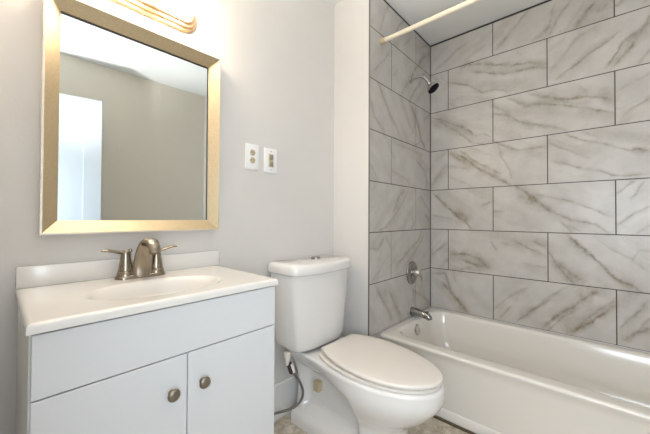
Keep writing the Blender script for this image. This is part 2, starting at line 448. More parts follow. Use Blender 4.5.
    ('plumb', 0.0077, 0.6, [(-0.775, 1.904), (-0.709, 1.828), (-0.641, 1.76), (-0.514, 1.642)]),
    ('plumb', 0.01, 0.45, [(-0.867, 1.796), (-0.824, 1.694), (-0.708, 1.609)]),
    ('plumb', 0.0089, 0.6, [(-0.368, 1.909), (-0.283, 1.837), (-0.213, 1.765), (-0.171, 1.667), (-0.062, 1.593)]),
    ('plumb', 0.0132, 0.55, [(-0.337, 1.896), (-0.24, 1.796), (-0.171, 1.667)]),
    ('plumb', 0.0065, 0.5, [(-0.256, 1.606), (-0.171, 1.659), (-0.099, 1.634)]),
    ('plumb', 0.0088, 0.35, [(-0.321, 1.682), (-0.256, 1.785)]),
    ('plumb', 0.0088, 0.4, [(-0.118, 1.833), (-0.005, 1.9)]),
    ('plumb', 0.0154, 0.35, [(-0.595, 1.573), (-0.352, 1.568), (-0.153, 1.548)]),
    ('plumb', 0.005, 0.4, [(-0.607, 1.387), (-0.485, 1.36), (-0.382, 1.342), (-0.367, 1.308)]),
    ('plumb', 0.0132, 0.6, [(-0.239, 1.497), (-0.099, 1.439), (-0.071, 1.317)]),
    ('plumb', 0.0057, 0.4, [(-0.855, 1.394), (-0.8, 1.334), (-0.771, 1.294)]),
    ('plumb', 0.0077, 0.35, [(-0.568, 1.458), (-0.62, 1.516)]),
    ('plumb', 0.0115, 0.5, [(-0.593, 1.106), (-0.526, 1.208), (-0.42, 1.269)]),
    ('plumb', 0.0096, 0.4, [(-0.54, 1.113), (-0.427, 1.213), (-0.367, 1.28)]),
    ('plumb', 0.0059, 0.5, [(-0.77, 0.993), (-0.669, 1.028), (-0.54, 1.113)]),
    ('plumb', 0.0135, 0.45, [(-0.335, 0.994), (-0.271, 1.044)]),
    ('plumb', 0.0108, 0.45, [(-0.222, 1.215), (-0.161, 1.233), (-0.024, 1.137)]),
    ('plumb', 0.0097, 0.5, [(-0.099, 1.112), (-0.004, 1.026)]),
    ('plumb', 0.0066, 0.3, [(-0.843, 1.24), (-0.788, 1.28)]),
    ('plumb', 0.0099, 0.4, [(-0.863, 0.889), (-0.775, 0.883), (-0.693, 0.959)]),
    ('plumb', 0.0099, 0.35, [(-0.769, 0.809), (-0.74, 0.874)]),
    ('plumb', 0.0059, 0.4, [(-0.681, 0.958), (-0.631, 0.885)]),
    ('plumb', 0.0097, 0.5, [(-0.552, 0.747), (-0.396, 0.834), (-0.221, 0.902), (-0.161, 0.975)]),
    ('plumb', 0.0085, 0.45, [(-0.44, 0.741), (-0.271, 0.824), (-0.116, 0.95)]),
    ('plumb', 0.0066, 0.35, [(-0.84, 0.698), (-0.728, 0.761)]),
    ('plumb', 0.0106, 0.55, [(-0.796, 0.661), (-0.739, 0.584), (-0.642, 0.469), (-0.603, 0.409)]),
    ('plumb', 0.0073, 0.55, [(-0.642, 0.604), (-0.564, 0.511), (-0.482, 0.393)]),
    ('plumb', 0.0088, 0.45, [(-0.186, 0.629), (-0.151, 0.549)]),
    ('plumb', 0.0132, 0.45, [(-0.294, 0.543), (-0.098, 0.463), (-0.004, 0.397)]),
    ('plumb', 0.0116, 0.4, [(-0.302, 0.566), (-0.286, 0.447)]),
    ('plumb', 0.0132, 0.3, [(-0.692, 0.625), (-0.654, 0.529)]),
]
#VEINS-END

def vein_field(P, wall):
    out = np.zeros(len(P))
    def nz(Q, f, k): return np.array([noise.noise(Vector((x*f, y*f, k))) for x, y in Q])
    for n, (wl, w, s, pts) in enumerate(VEINS):
        if wl != wall: continue
        pts = np.array(pts)
        lo = pts.min(0)-0.06; hi = pts.max(0)+0.06
        sel = np.where((P[:, 0] > lo[0]) & (P[:, 0] < hi[0]) & (P[:, 1] > lo[1]) & (P[:, 1] < hi[1]))[0]
        if not len(sel): continue
        Q = P[sel]; best = np.full(len(Q), 9.0); along = np.zeros(len(Q)); sgn = np.zeros(len(Q)); acc = 0.0
        seglen = np.hypot(*np.diff(pts, axis=0).T); tot = seglen.sum()
        for (a, c), sl in zip(zip(pts[:-1], pts[1:]), seglen):
            d = c-a; t = np.clip(((Q-a)@d)/max(sl*sl, 1e-9), 0, 1)
            off = Q-a-t[:, None]*d
            dist = np.hypot(*off.T)
            k = dist < best
            best[k] = dist[k]; along[k] = (acc+t[k]*sl)/tot
            sgn[k] = np.sign(d[0]*off[k, 1]-d[1]*off[k, 0])
            acc += sl
        near = best < 0.06
        sel, Q, best, along, sgn = sel[near], Q[near], best[near], along[near], sgn[near]
        if not len(sel): continue
        taper = np.clip(np.minimum(along, 1-along)*5+0.5, 0, 1)
        wm = np.clip(0.95+1.3*nz(Q, 16, n*3.7), 0.35, 2.0)          # the vein swells and thins out
        sm = np.clip(0.85+0.9*nz(Q, 22, n*5.1+40), 0.25, 1.25)      # and fades in places
        side = 1 if n % 2 else -1
        hw = np.where(sgn == side, 3.6, 1.5)
        core = np.exp(-(best/(w*0.5))**2)*0.48*sm + np.exp(-(best/(w*wm*1.35))**2)*0.36*sm + np.exp(-(best/(w*wm*hw))**2)*0.30
        v = 1.12*s*taper*core
        out[sel] = 1-(1-out[sel])*(1-np.clip(v, 0, 0.95))
    return out

def tiled_wall(name, wall, along0, along1, to_world, joints_of, clip=None):
    """grid of marble tiles in one mesh; a coordinate runs along the wall, z up"""
    rnd = random.Random(7 + len(name))
    verts, faces, mi, vein_pts, wash = [], [], [], [], []
    for ri, (z0, z1) in enumerate(ROWS):
        js = [along0] + [j for j in joints_of(ri) if along0+0.01 < j < along1-0.01] + [along1]
        for a0, a1 in zip(js[:-1], js[1:]):
            na = max(1, int((a1-a0)/RES)); nz = max(1, int((z1-z0)/RES))
            A = np.linspace(a0+GAP/2, a1-GAP/2, na+1); Z = np.linspace(z0+GAP/2, z1-GAP/2, nz+1)
            base = len(verts)
            # the streaks of a tile run along its own main veins
            vx = vz = 0.0
            for wl, w_, s_, pts in VEINS:
                if wl != wall: continue
                mx = sum(p[0] for p in pts)/len(pts); mz = sum(p[1] for p in pts)/len(pts)
                if a0-0.02 < mx < a1+0.02 and z0 < mz < z1:
                    dx, dz = pts[-1][0]-pts[0][0], pts[-1][1]-pts[0][1]
                    ll = math.hypot(dx, dz)+1e-6; an = 2*math.atan2(dz, dx)
                    vx += math.cos(an)*ll*s_; vz += math.sin(an)*ll*s_
            ang = math.atan2(vz, vx)/2 if abs(vx)+abs(vz) > 1e-5 else rnd.choice((0.75, -0.6, 0.6))
            ca, sa = math.cos(ang), math.sin(ang)
            off = Vector((rnd.uniform(-9, 9), rnd.uniform(-9, 9), rnd.uniform(-9, 9)))
            for z in Z:
                for a in A:
                    verts.append(to_world(a, z, 0.0))
                    q = Vector((a*9, z*9, 0))+off
                    wx = noise.noise(q)*0.008 + noise.noise(q*3.3)*0.005 + noise.noise(q*9)*0.0015
                    wz = noise.noise(q+Vector((31, 7, 3)))*0.008 + noise.noise(q*3.3+Vector((3, 17, 3)))*0.005 + noise.noise(q*9+Vector((3, 7, 13)))*0.0015
                    vein_pts.append((a+wx, z+wz))
                    t_, n_ = (a*ca+z*sa)+wx, (-a*sa+z*ca)+wz*1.5
                    q1 = noise.noise(Vector((t_*2.2, n_*13, 0))+off)
                    q2 = noise.noise(Vector((t_*3.5, n_*30, 5))+off)
                    q3 = noise.noise(Vector((t_*1.6, n_*9, 11))+off)
                    wash.append(0.24*min(1, max(0, q1*1.9-0.12)) + 0.22*math.exp(-(q2/0.05)**2)*min(1, max(0, q3*2.4)))
            for j in range(nz):
                for i in range(na):
                    p = base+j*(na+1)+i
                    faces.append((p, p+1, p+na+2, p+na+1)); mi.append(0)
            # tile edges going back into the grout
            ring = [base+i for i in range(na+1)] + [base+j*(na+1)+na for j in range(1, nz+1)] + [base+nz*(na+1)+i for i in range(na-1, -1, -1)] + [base+j*(na+1) for j in range(nz-1, 0, -1)]
            nb = len(verts)
            cs = [(a, z) for z in Z for a in A]
            for k in ring:
                a, z = cs[k-base]
                verts.append(to_world(a, z, -0.004)); vein_pts.append((99, 99)); wash.append(0.0)
            for k in range(len(ring)):
                k2 = (k+1) % len(ring)
                faces.append((ring[k], nb+k, nb+k2, ring[k2])); mi.append(0)
    # grout bed, running on into the corner
    nb = len(verts)
    zt, zb = ROWS[0][1]+0.011, ROWS[-1][0]
    b0 = 0.0 if wall == 'side' else along0; b1 = along1 if wall == 'side' else 0.0
    for a, z in ((b0, zb), (b1, zb), (b1, zt), (b0, zt)):
        verts.append(to_world(a, z, -0.0012)); vein_pts.append((99, 99)); wash.append(0.0)
    faces.append((nb, nb+1, nb+2, nb+3)); mi.append(1)
    # dark caulked joint under the ceiling
    nb = len(verts)
    for a, z in ((along0, ROWS[0][1]-0.0), (along1, ROWS[0][1]-0.0), (along1, zt), (along0, zt)):
        verts.append(to_world(a, z, -0.0006)); vein_pts.append((99, 99)); wash.append(0.0)
    faces.append((nb, nb+1, nb+2, nb+3)); mi.append(2)
    me = bpy.data.meshes.new(name)
    me.from_pydata([tuple(v) for v in verts], [], faces)
    vf = vein_field(np.array(vein_pts), wall)
    vf = 1-(1-vf)*(1-np.array(wash))
    at = me.attributes.new('vein', 'FLOAT', 'POINT')
    at.data.foreach_set('value', vf.astype(np.float32))
    o = bpy.data.objects.new(name, me); COL.objects.link(o)
    for mm in (M['tile'], M['grout'], M['joint']): me.materials.append(mm)
    me.polygons.foreach_set('material_index', mi)
    o['kind'] = 'structure'
    return o

def joints_side(ri):
    y0 = -0.1409 if ri % 2 == 1 else -0.1409-W/2
    js = [y0 - W*k for k in range(-1, 4)]
    return sorted(-j for j in js)
def joints_plumb(ri):
    return [-0.616] if ri % 2 == 1 else [-0.258]
# along = -y on the side wall, x on the plumbing wall
tiled_wall('wall_right', 'side', 0.0035, -YE-0.002, lambda a, z, d: Vector((0 - d, -a, z)), joints_side)
tiled_wall('wall_plumbing', 'plumb', -0.871, -0.0035, lambda a, z, d: Vector((a, 0 - d, z)), joints_plumb)
# solid walls behind the tiles
b = bm_new(); add_box(b, 0.004, 0.15, YE-0.3, YB+0.12, 0.0, ZC); struct('wall_right_core', b, M['paint'])
b = bm_new(); add_box(b, XJ, 0.004, 0.004, YB+0.12, 0.0, ZC); struct('wall_alcove', b, M['paint'])
b = bm_new(); add_box(b, -0.735, 0.004, YF, YE, 0.0, ZC); struct('wall_alcove_end', b, M['paint'])
# tile carried down to the floor in front of the tub
b = bm_new()
add_box(b, -0.871, -0.7625, -0.0, 0.0038, 0.064, 0.3675)
add_box(b, -0.871, -0.7625, -0.0, 0.0038, 0.0, 0.0618)
struct('trim_2', b, M['tile'])
# metal edge profile of the tiling
b = bm_new(); add_box(b, XJ-0.0008, -0.8705, -0.0025, 0.006, 0.0, ZC-0.001, bevel=0.0006, seg=1); struct('trim_3', b, M['profile'])

# open door leaf seen in the mirror
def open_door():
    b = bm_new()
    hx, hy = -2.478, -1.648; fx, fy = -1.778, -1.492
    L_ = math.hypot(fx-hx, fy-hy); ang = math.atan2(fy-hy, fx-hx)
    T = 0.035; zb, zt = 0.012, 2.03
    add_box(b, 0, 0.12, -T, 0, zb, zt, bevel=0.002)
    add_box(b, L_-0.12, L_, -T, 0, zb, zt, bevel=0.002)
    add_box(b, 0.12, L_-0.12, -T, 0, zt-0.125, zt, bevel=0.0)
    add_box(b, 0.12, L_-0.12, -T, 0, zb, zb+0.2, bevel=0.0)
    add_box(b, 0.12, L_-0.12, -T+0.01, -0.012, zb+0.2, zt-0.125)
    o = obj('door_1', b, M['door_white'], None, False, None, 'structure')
    o.location = (hx, hy, 0); o.rotation_euler = (0, 0, ang)
    k = bm_new()
    add_lathe(k, (L_-0.065, 0.0, 0.95), (0, 1, 0), [(0, 0.03), (0.006, 0.03), (0.01, 0.012), (0.03, 0.012), (0.038, 0.024), (0.05, 0.028), (0.06, 0.024), (0.064, 0.0)], 24)
    ko = obj('door_knob', k, M['nickel'], None, True); ko.parent = o
open_door()

# ---------------------------------------------------------------- bathtub
def bathtub():
    t = empty('bathtub', (-0.38, -0.76, 0), 'long white alcove bathtub with a plain apron along the tiled walls', 'bathtub')
    b = bm_new()
    X1, Y1, Y0 = -0.0015, -0.0015, YE+0.0015
    zt = 0.365
    rings = []
    for x0, z, r in ((-0.742, 0.012, 0.012), (-0.742, 0.052, 0.012), (-0.733, 0.060, 0.012), (-0.737, 0.18, 0.012), (-0.744, 0.30, 0.014), (-0.752, 0.335, 0.014), (-0.7595, 0.347, 0.014),
                     (-0.7610, 0.354, 0.016), (-0.7590, 0.360, 0.017), (-0.754, 0.3640, 0.018), (-0.746, 0.365, 0.02)):
        rings.append(rrect(x0, X1, Y0, Y1, r, z, 10))
    def inner(front, back, drain, far, r, z): rings.append(rrect(-0.761+front, X1-back, Y0+far, Y1-drain, r, z, 10))
    inner(0.072, 0.042, 0.048, 0.07, 0.10, 0.365)
    inner(0.078, 0.047, 0.053, 0.076, 0.10, 0.3635)
    inner(0.084, 0.052, 0.058, 0.084, 0.10, 0.359)
    inner(0.089, 0.056, 0.062, 0.092, 0.10, 0.350)
    inner(0.100, 0.066, 0.070, 0.125, 0.11, 0.28)
    inner(0.113, 0.080, 0.080, 0.185, 0.12, 0.17)
    inner(0.128, 0.098, 0.096, 0.24, 0.13, 0.10)
    inner(0.155, 0.125, 0.125, 0.285, 0.13, 0.065)
    inner(0.20, 0.17, 0.18, 0.34, 0.11, 0.052)
    inner(0.30, 0.27, 0.34, 0.55, 0.05, 0.046)
    add_loft(b, rings, cap0=True, cap1=True)
    obj('tub_shell', b, M['tub'], t, True, auto=50)
    # overflow plate on the sloping drain end
    b = bm_new()
    add_lathe(b, (-0.382, -0.0665, 0.305), (0, -1, 0.12), [(0, 0.034), (0.004, 0.038), (0.009, 0.034), (0.013, 0.024), (0.015, 0.012), (0.0155, 0.0)], 32)
    add_lathe(b, (-0.382, -0.078, 0.298), (0, -1, 0.12), [(0, 0.007), (0.004, 0.006), (0.005, 0.0)], 16)
    obj('overflow_plate', b, M['chrome'], t, True, 'round chrome overflow plate', auto=40)
    b = bm_new()
    add_lathe(b, (-0.382, -0.30, 0.048), (0, 0, 1), [(0, 0.036), (0.006, 0.036), (0.009, 0.03), (0.006, 0.01), (0.012, 0.008), (0.016, 0.0)], 32)
    obj('drain', b, M['chrome'], t, True, 'chrome drain in the tub floor', auto=40)
    b = bm_new(); add_box(b, -0.7535, -0.7405, Y0+0.002, Y1-0.002, 0.0005, 0.0118, bevel=0.004)
    obj('floor_caulk', b, M['caulk'], t, False, 'dark brown caulk line between apron and floor')
bathtub()

# ---------------------------------------------------------------- tub and shower fittings
def tub_spout():
    t = empty('tub_spout', (-0.326, -0.0005, 0.405), 'chrome tub filler spout sticking out over the tub deck', 'spout')
    b = bm_new()
    path = [(-0.326, -0.001, 0.407), (-0.326, -0.03, 0.407), (-0.326, -0.07, 0.403), (-0.326, -0.108, 0.396), (-0.326, -0.128, 0.386), (-0.326, -0.134, 0.373)]
    add_tube(b, path, [0.030, 0.028, 0.026, 0.0235, 0.021, 0.018], n=24, steps=36)
    obj('spout_body', b, M['valve_chrome'], t, True, auto=60)
    b = bm_new()
    add_lathe(b, (-0.326, -0.118, 0.405), (0, 0, 1), [(0, 0.005), (0.014, 0.005), (0.016, 0.009), (0.022, 0.009), (0.025, 0.004)], 16)
    obj('diverter_knob', b, M['valve_chrome'], t, True, auto=40)
tub_spout()

def shower_valve():
    t = empty('shower_valve', (-0.326, -0.0005, 0.681), 'round chrome shower valve plate with a lever on the tiled wall', 'valve')
    b = bm_new()
    add_lathe(b, (-0.326, -0.0005, 0.681), (0, -1, 0), [(0, 0.082), (0.004, 0.083), (0.008, 0.081), (0.013, 0.072), (0.018, 0.056), (0.0205, 0.042), (0.0195, 0.038), (0.0215, 0.030), (0.022, 0.0)], 48)
    obj('escutcheon', b, M['valve_chrome'], t, True, auto=50)
    b = bm_new()
    add_lathe(b, (-0.326, -0.015, 0.684), (0, -1, 0), [(0, 0.026), (0.02, 0.025), (0.042, 0.022), (0.050, 0.016), (0.052, 0.0)], 32)
    add_tube(b, [(-0.326, -0.045, 0.688), (-0.322, -0.058, 0.678), (-0.31, -0.068, 0.655), (-0.302, -0.070, 0.625)], [0.019, 0.016, 0.012, 0.008], n=16, steps=24, flat=[1, 0.8, 0.6, 0.5])
    obj('lever', b, M['chrome'], t, True, auto=50)
shower_valve()

def shower_head():
    t = empty('overhead_shower', (-0.346, -0.0005, 2.067), 'small chrome shower head with black face on a bent arm', 'shower head')
    b = bm_new()
    add_lathe(b, (-0.346, -0.0005, 2.067), (0, -1, 0), [(0, 0.027), (0.003, 0.028), (0.007, 0.024), (0.012, 0.014), (0.013, 0.0)], 32)
    obj('flange', b, M['chrome'], t, True, auto=50)
    b = bm_new()
    add_tube(b, [(-0.346, -0.002, 2.067), (-0.346, -0.04, 2.072), (-0.345, -0.085, 2.064), (-0.342, -0.122, 2.026), (-0.340, -0.137, 2.000)], 0.0095, n=16, steps=30)
    obj('arm', b, M['chrome'], t, True, auto=50)
    ax = Vector((0.03, -0.60, -0.80)).normalized()
    o = Vector((-0.340, -0.133, 2.004))
    b = bm_new()
    add_lathe(b, o, ax, [(-0.006, 0.0), (-0.004, 0.013), (0.008, 0.015), (0.013, 0.013), (0.018, 0.017), (0.030, 0.032), (0.043, 0.0415), (0.052, 0.0425), (0.054, 0.040), (0.0535, 0.0)], 36)
    obj('head_shell', b, M['chrome'], t, True, auto=50)
    b = bm_new()
    add_lathe(b, o+ax*0.0535, ax, [(0, 0.0405), (0.003, 0.0395), (0.0045, 0.033), (0.005, 0.0)], 36)
    u, v = frame_of(ax)
    for rr, n in ((0.012, 6), (0.024, 12)):
        for k in range(n):
            a = 2*math.pi*k/n
            add_lathe(b, o+ax*0.0575+(u*math.cos(a)+v*math.sin(a))*rr, ax, [(0, 0.0022), (0.0022, 0.0016), (0.0024, 0)], 8)
    obj('spray_face', b, M['rubber'], t, True, 'black spray face', auto=40)
shower_head()

def shower_rod():
    t = empty('shower_rod', (-0.746, YE/2, 2.172), 'cream shower curtain rod spanning the alcove near the ceiling', 'curtain rod')
    b = bm_new()
    add_lathe(b, (-0.746, -0.02, 2.172), (0, -1, 0), [(0, 0.0135), (0.75, 0.0135), (0.7505, 0.0118), (-YE-0.04, 0.0118)], 24)
    obj('rod_tube', b, M['rod'], t, True, auto=40)
    for y, s in ((-0.0005, -1), (YE+0.0005, 1)):
        b = bm_new()
        add_lathe(b, (-0.746, y, 2.172), (0, s, 0), [(0, 0.0185), (0.004, 0.019), (0.022, 0.0175), (0.03, 0.0165), (0.031, 0.0136)], 24)
        obj('end_cap', b, M['rod_cap'], t, True, 'tan rubber end cap', auto=40)
shower_rod()

# ---------------------------------------------------------------- vanity cabinet
VX0, VX1, VY = -2.3285, -1.700, -0.160
def knob(x, z, parent):
    b = bm_new()
    add_lathe(b, (x, VY+0.001, z), (0, -1, 0), [(0, 0.009), (0.004, 0.0065), (0.012, 0.0065), (0.016, 0.0150), (0.019, 0.0165), (0.022, 0.0155), (0.025, 0.011), (0.0265, 0.0)], 32)
    add_lathe(b, (x, VY-0.0215, z), (0, -1, 0), [(0, 0.0135), (0.0018, 0.0125), (0.0022, 0.0)], 32)
    obj('knob', b, M['knob'], parent, True, 'round brushed nickel knob', auto=40)
def vanity():
    t = empty('vanity_cabinet', ((VX0+VX1)/2, 0.05, 0), 'white two-door vanity cabinet with round nickel knobs under the sink top', 'cabinet')
    yf = VY+0.020
    b = bm_new()
    add_box(b, VX0, VX0+0.016, yf, YB-0.018, 0.0, 0.8375, bevel=0.001, seg=1)
    add_box(b, VX1-0.016, VX1, yf, YB-0.018, 0.0, 0.8375, bevel=0.001, seg=1)
    add_box(b, VX0+0.016, VX1-0.016, yf+0.0, YB-0.018, 0.10, 0.116)
    add_box(b, VX0+0.016, VX1-0.016, YB-0.030, YB-0.018, 0.116, 0.8375)
    add_box(b, VX0+0.016, VX1-0.016, yf+0.002, yf+0.018, 0.76, 0.8375)
    add_box(b, VX0+0.016, VX1-0.016, yf+0.002, yf+0.018, 0.69, 0.712)
    obj('cabinet_body', b, M['cabinet_side'], t, False)
    b = bm_new(); add_box(b, VX0+0.016, VX1-0.016, yf+0.05, yf+0.066, 0.0, 0.10)
    obj('toe_kick', b, M['cabinet_side'], t, False)
    b = bm_new(); add_box(b, VX0+0.003, VX1-0.003, VY, VY+0.018, 0.7005, 0.833, bevel=0.0015)
    obj('drawer_front', b, M['cabinet'], t, False, 'plain white false drawer front')
    xm = -2.009
    for x0, x1, kx in ((VX0+0.003, xm-0.0013, -2.052), (xm+0.0013, VX1-0.003, -1.967)):
        b = bm_new(); add_box(b, x0, x1, VY, VY+0.018, 0.112, 0.6975, bevel=0.0015)
        d = obj('door', b, M['cabinet'], t, False)
        knob(kx, 0.606, d)
vanity()

# ---------------------------------------------------------------- sink top with oval basin
def vanity_top():
    t = empty('sink_countertop', (-2.015, 0.05, 0.832), 'glossy white vanity sink top with oval basin and low backsplash', 'sink top')
    X0, X1, Y0, Y1 = -2.3345, -1.697, -0.170, YB-0.001
    cx, cy, ax, ay = -2.022, 0.004, 0.190, 0.120
    b = bm_new()
    nx, ny = 96, 72
    bev = 0.010
    def top(x, y):
        z = 0.86
        r = math.sqrt(((x-cx)/ax)**2 + ((y-cy)/ay)**2)
        if r < 1.06:
            s = max(0.0, 1.0-r/1.06)
            d = 1-(1-min(1, s*1.2))**2.2
            z -= 0.10*d*(3*min(1, s*3)**2-2*min(1, s*3)**3)
        e = min(x-X0, X1-x, y-Y0)
        if e < bev: z -= bev-math.sqrt(max(0, bev*bev-(bev-e)**2))
        return z
    def grid_axis(a0, a1, n):
        edge = [0, 0.0008, 0.002, 0.004, 0.007, 0.010]
        core = [a0+0.010+(a1-a0-0.020)*k/n for k in range(1, n)]
        return [a0+e for e in edge] + core + [a1-e for e in reversed(edge)]
    xs = grid_axis(X0, X1, nx); ys = grid_axis(Y0, Y1, ny)
    g = [[b.verts.new((x, y, top(x, y))) for x in xs] for y in ys]
    for j in range(len(ys)-1):
        for i in range(len(xs)-1):
            b.faces.new((g[j][i], g[j][i+1], g[j+1][i+1], g[j+1][i]))
    edge = [g[0][i] for i in range(len(xs))] + [g[j][-1] for j in range(1, len(ys))] + [g[-1][i] for i in range(len(xs)-2, -1, -1)] + [g[j][0] for j in range(len(ys)-2, 0, -1)]
    low = [b.verts.new((v.co.x, v.co.y, 0.8385)) for v in edge]
    for k in range(len(edge)):
        k2 = (k+1) % len(edge)
        b.faces.new((edge[k], low[k], low[k2], edge[k2]))
    # underside of the slab and the bowl hanging below it
    lowc = b.verts.new((cx, cy, 0.735))
    ring_n = len(edge)
    ring = []
    for v in edge:
        a = math.atan2((v.co.y-cy)/ay, (v.co.x-cx)/ax)
        ring.append(b.verts.new((cx+ax*1.05*math.cos(a), cy+ay*1.05*math.sin(a), 0.8385)))
    for k in range(ring_n):
        k2 = (k+1) % ring_n
        b.faces.new((low[k], ring[k], ring[k2], low[k2]))
        b.faces.new((ring[k], lowc, ring[k2]))
    obj('basin_slab', b, M['marble'], t, True, auto=60)
    b = bm_new()
    add_box(b, X0, X1+0.010, YB-0.021, YB-0.001, 0.859, 0.924, bevel=0.004, seg=3)
    obj('backsplash', b, M['marble'], t, True, auto=40)
    b = bm_new()
    add_lathe(b, (cx, cy, 0.7585), (0, 0, 1), [(0, 0.022), (0.004, 0.022), (0.006, 0.018), (0.005, 0.012), (0.009, 0.010), (0.011, 0.0)], 32)
    obj('drain', b, M['nickel'], t, True, 'nickel basin drain', auto=40)
vanity_top()

# ---------------------------------------------------------------- faucet
def faucet():
    fx, fy, fz = -2.018, 0.205, 0.8602
    t = empty('sink_faucet', (fx, fy, fz), 'brushed nickel two-handle faucet standing behind the basin', 'faucet')
    b = bm_new()
    def stadium(hx, hy, z, n=16):
        pts = []
        for s, a0 in ((1, -90), (-1, 90)):
            for i in range(n+1):
                a = math.radians(a0+180*i/n)
                pts.append(Vector((fx+s*(hx-hy)+hy*math.cos(a), fy+hy*math.sin(a), z)))
        return pts
    add_loft(b, [stadium(0.081, 0.028, fz), stadium(0.081, 0.028, fz+0.006), stadium(0.0795, 0.0265, fz+0.010), stadium(0.074, 0.022, fz+0.013)])
    obj('base_plate', b, M['nickel'], t, True, auto=40)
    # spout: broad tapering arch
    b = bm_new()
    path = [(fx, fy-0.010, fz+0.006), (fx, fy-0.014, fz+0.045), (fx+0.001, fy-0.026, fz+0.087), (fx+0.003, fy-0.048, fz+0.121), (fx+0.005, fy-0.078, fz+0.129), (fx+0.006, fy-0.104, fz+0.115), (fx+0.006, fy-0.116, fz+0.092)]
    add_tube(b, path, [0.036, 0.032, 0.028, 0.025, 0.0225, 0.0195, 0.0165], n=28, steps=48, flat=[0.55, 0.5, 0.48, 0.5, 0.55, 0.62, 0.7], side=(1, 0, 0))
    obj('spout', b, M['nickel'], t, True, auto=60)
    for s in (-1, 1):
        hx = fx+s*0.0495
        b = bm_new()
        add_lathe(b, (hx, fy, fz+0.008), (0, 0, 1), [(0, 0.0265), (0.008, 0.0262), (0.018, 0.0235), (0.0195, 0.0215), (0.021, 0.0225), (0.05, 0.0180), (0.076, 0.0145), (0.084, 0.0140), (0.0885, 0.0115), (0.090, 0.0)], 32)
        h = obj('handle', b, M['nickel'], t, True, auto=40)
        b = bm_new()
        add_tube(b, [(hx-s*0.006, fy, fz+0.094), (hx+s*0.016, fy, fz+0.091), (hx+s*0.036, fy-0.002, fz+0.096), (hx+s*0.055, fy-0.003, fz+0.101), (hx+s*0.071, fy-0.004, fz+0.100)],
                 [0.010, 0.0095, 0.0095, 0.0105, 0.007], n=16, steps=30, flat=[0.65, 0.6, 0.52, 0.45, 0.42], up=(0, 0, 1))
        obj('lever', b, M['nickel'], h, True, auto=60)
    b = bm_new()
    add_lathe(b, (fx-0.028, fy+0.027, fz+0.005), (0, 0, 1), [(0, 0.0028), (0.082, 0.0028), (0.084, 0.006), (0.090, 0.0065), (0.094, 0.004), (0.095, 0)], 16)
    obj('lift_rod', b, M['nickel'], t, True, auto=40)
faucet()

# ---------------------------------------------------------------- mirror
def wall_mirror():
    t = empty('wall_mirror', (-1.998, YB-0.001, 1.396), 'rectangular mirror in a champagne gold frame above the vanity', 'mirror')
    x0, x1, z0, z1 = -2.287, -1.701, 1.017, 1.775
    fw = 0.045
    yr, yi, yw = YB-0.043, YB-0.012, YB-0.001
    def rect(dx, y): return [Vector((x0+dx, y, z0+dx)), Vector((x1-dx, y, z0+dx)), Vector((x1-dx, y, z1-dx)), Vector((x0+dx, y, z1-dx))]
    b = bm_new()
    add_loft(b, [rect(0.006, yr+0.0005), rect(fw-0.002, yi-0.001), rect(fw, yi+0.006)], False, False)
    obj('frame', b, M['frame'], t, False)
    b = bm_new()
    add_loft(b, [rect(0.001, yw), rect(0.0, yr+0.001), rect(0.0008, yr), rect(0.006, yr)], False, False)
    obj('frame_edge', b, M['frame_edge'], t, False, 'pale outer edge of the frame')
    b = bm_new()
    add_box(b, x0+fw-0.006, x1-fw+0.006, yi+0.004, yw-0.002, z0+fw-0.006, z1-fw+0.006)
    obj('mirror_glass', b, M['mirror'], t, False)
    b = bm_new()  # dark strips stand in for the shadow between frame and glass
    add_box(b, x0+fw, x1-fw, yi+0.002, yi+0.0038, z1-fw-0.0045, z1-fw+0.001)
    add_box(b, x1-fw-0.002, x1-fw+0.001, yi+0.002, yi+0.0038, z0+fw, z1-fw-0.0045)
    obj('gap_shade_strip', b, M['gap_shade'], t, False, 'thin dark strip painted as the shadow between glass and frame')
wall_mirror()

# ---------------------------------------------------------------- vanity light
def vanity_light():
    cx = -2.040
    t = empty('vanity_light', (cx, YB-0.001, 1.91), 'brass bar light with round glowing bulbs above the mirror', 'wall light')
    def pill(hx, hz, y, n=14):
        pts = []
        for s, a0 in ((1, -90), (-1, 90)):
            for i in range(n+1):
                a = math.radians(a0+180*i/n)
                pts.append(Vector((cx+s*(hx-hz)+hz*math.cos(a), y, 1.903+hz*math.sin(a))))
        return pts
    b = bm_new()
    y = YB-0.001
    add_loft(b, [pill(0.243, 0.060, y), pill(0.243, 0.060, y-0.010), pill(0.239, 0.056, y-0.014), pill(0.232, 0.049, y-0.015), pill(0.232, 0.049, y-0.022), pill(0.228, 0.045, y-0.027),
                 pill(0.220, 0.037, y-0.028), pill(0.220, 0.037, y-0.034), pill(0.215, 0.032, y-0.038)])
    obj('back_plate', b, M['brass'], t, True, auto=30)
    for k in range(3):
        x = cx + (k-1)*0.162
        b = bm_new()
        add_lathe(b, (x, y-0.036, 1.903), (0, -1, 0), [(0, 0.026), (0.004, 0.029), (0.008, 0.0285), (0.012, 0.022), (0.014, 0.0)], 28)
        s = obj('socket', b, M['brass'], t, True, auto=40)
        b = bm_new()
        prof = [(0.0, 0.013), (0.012, 0.014)]
        R_ = 0.0415
        for i in range(1, 19):
            a = math.radians(25+155*(i-1)/17)
            prof.append((0.050-R_*math.cos(a)+0.002, R_*math.sin(a)))
        add_lathe(b, (x, y-0.042, 1.903), (0, -1, 0), prof, 32)
        obj('bulb', b, M['bulb'], s, True, 'round glowing warm white bulb')
vanity_light()

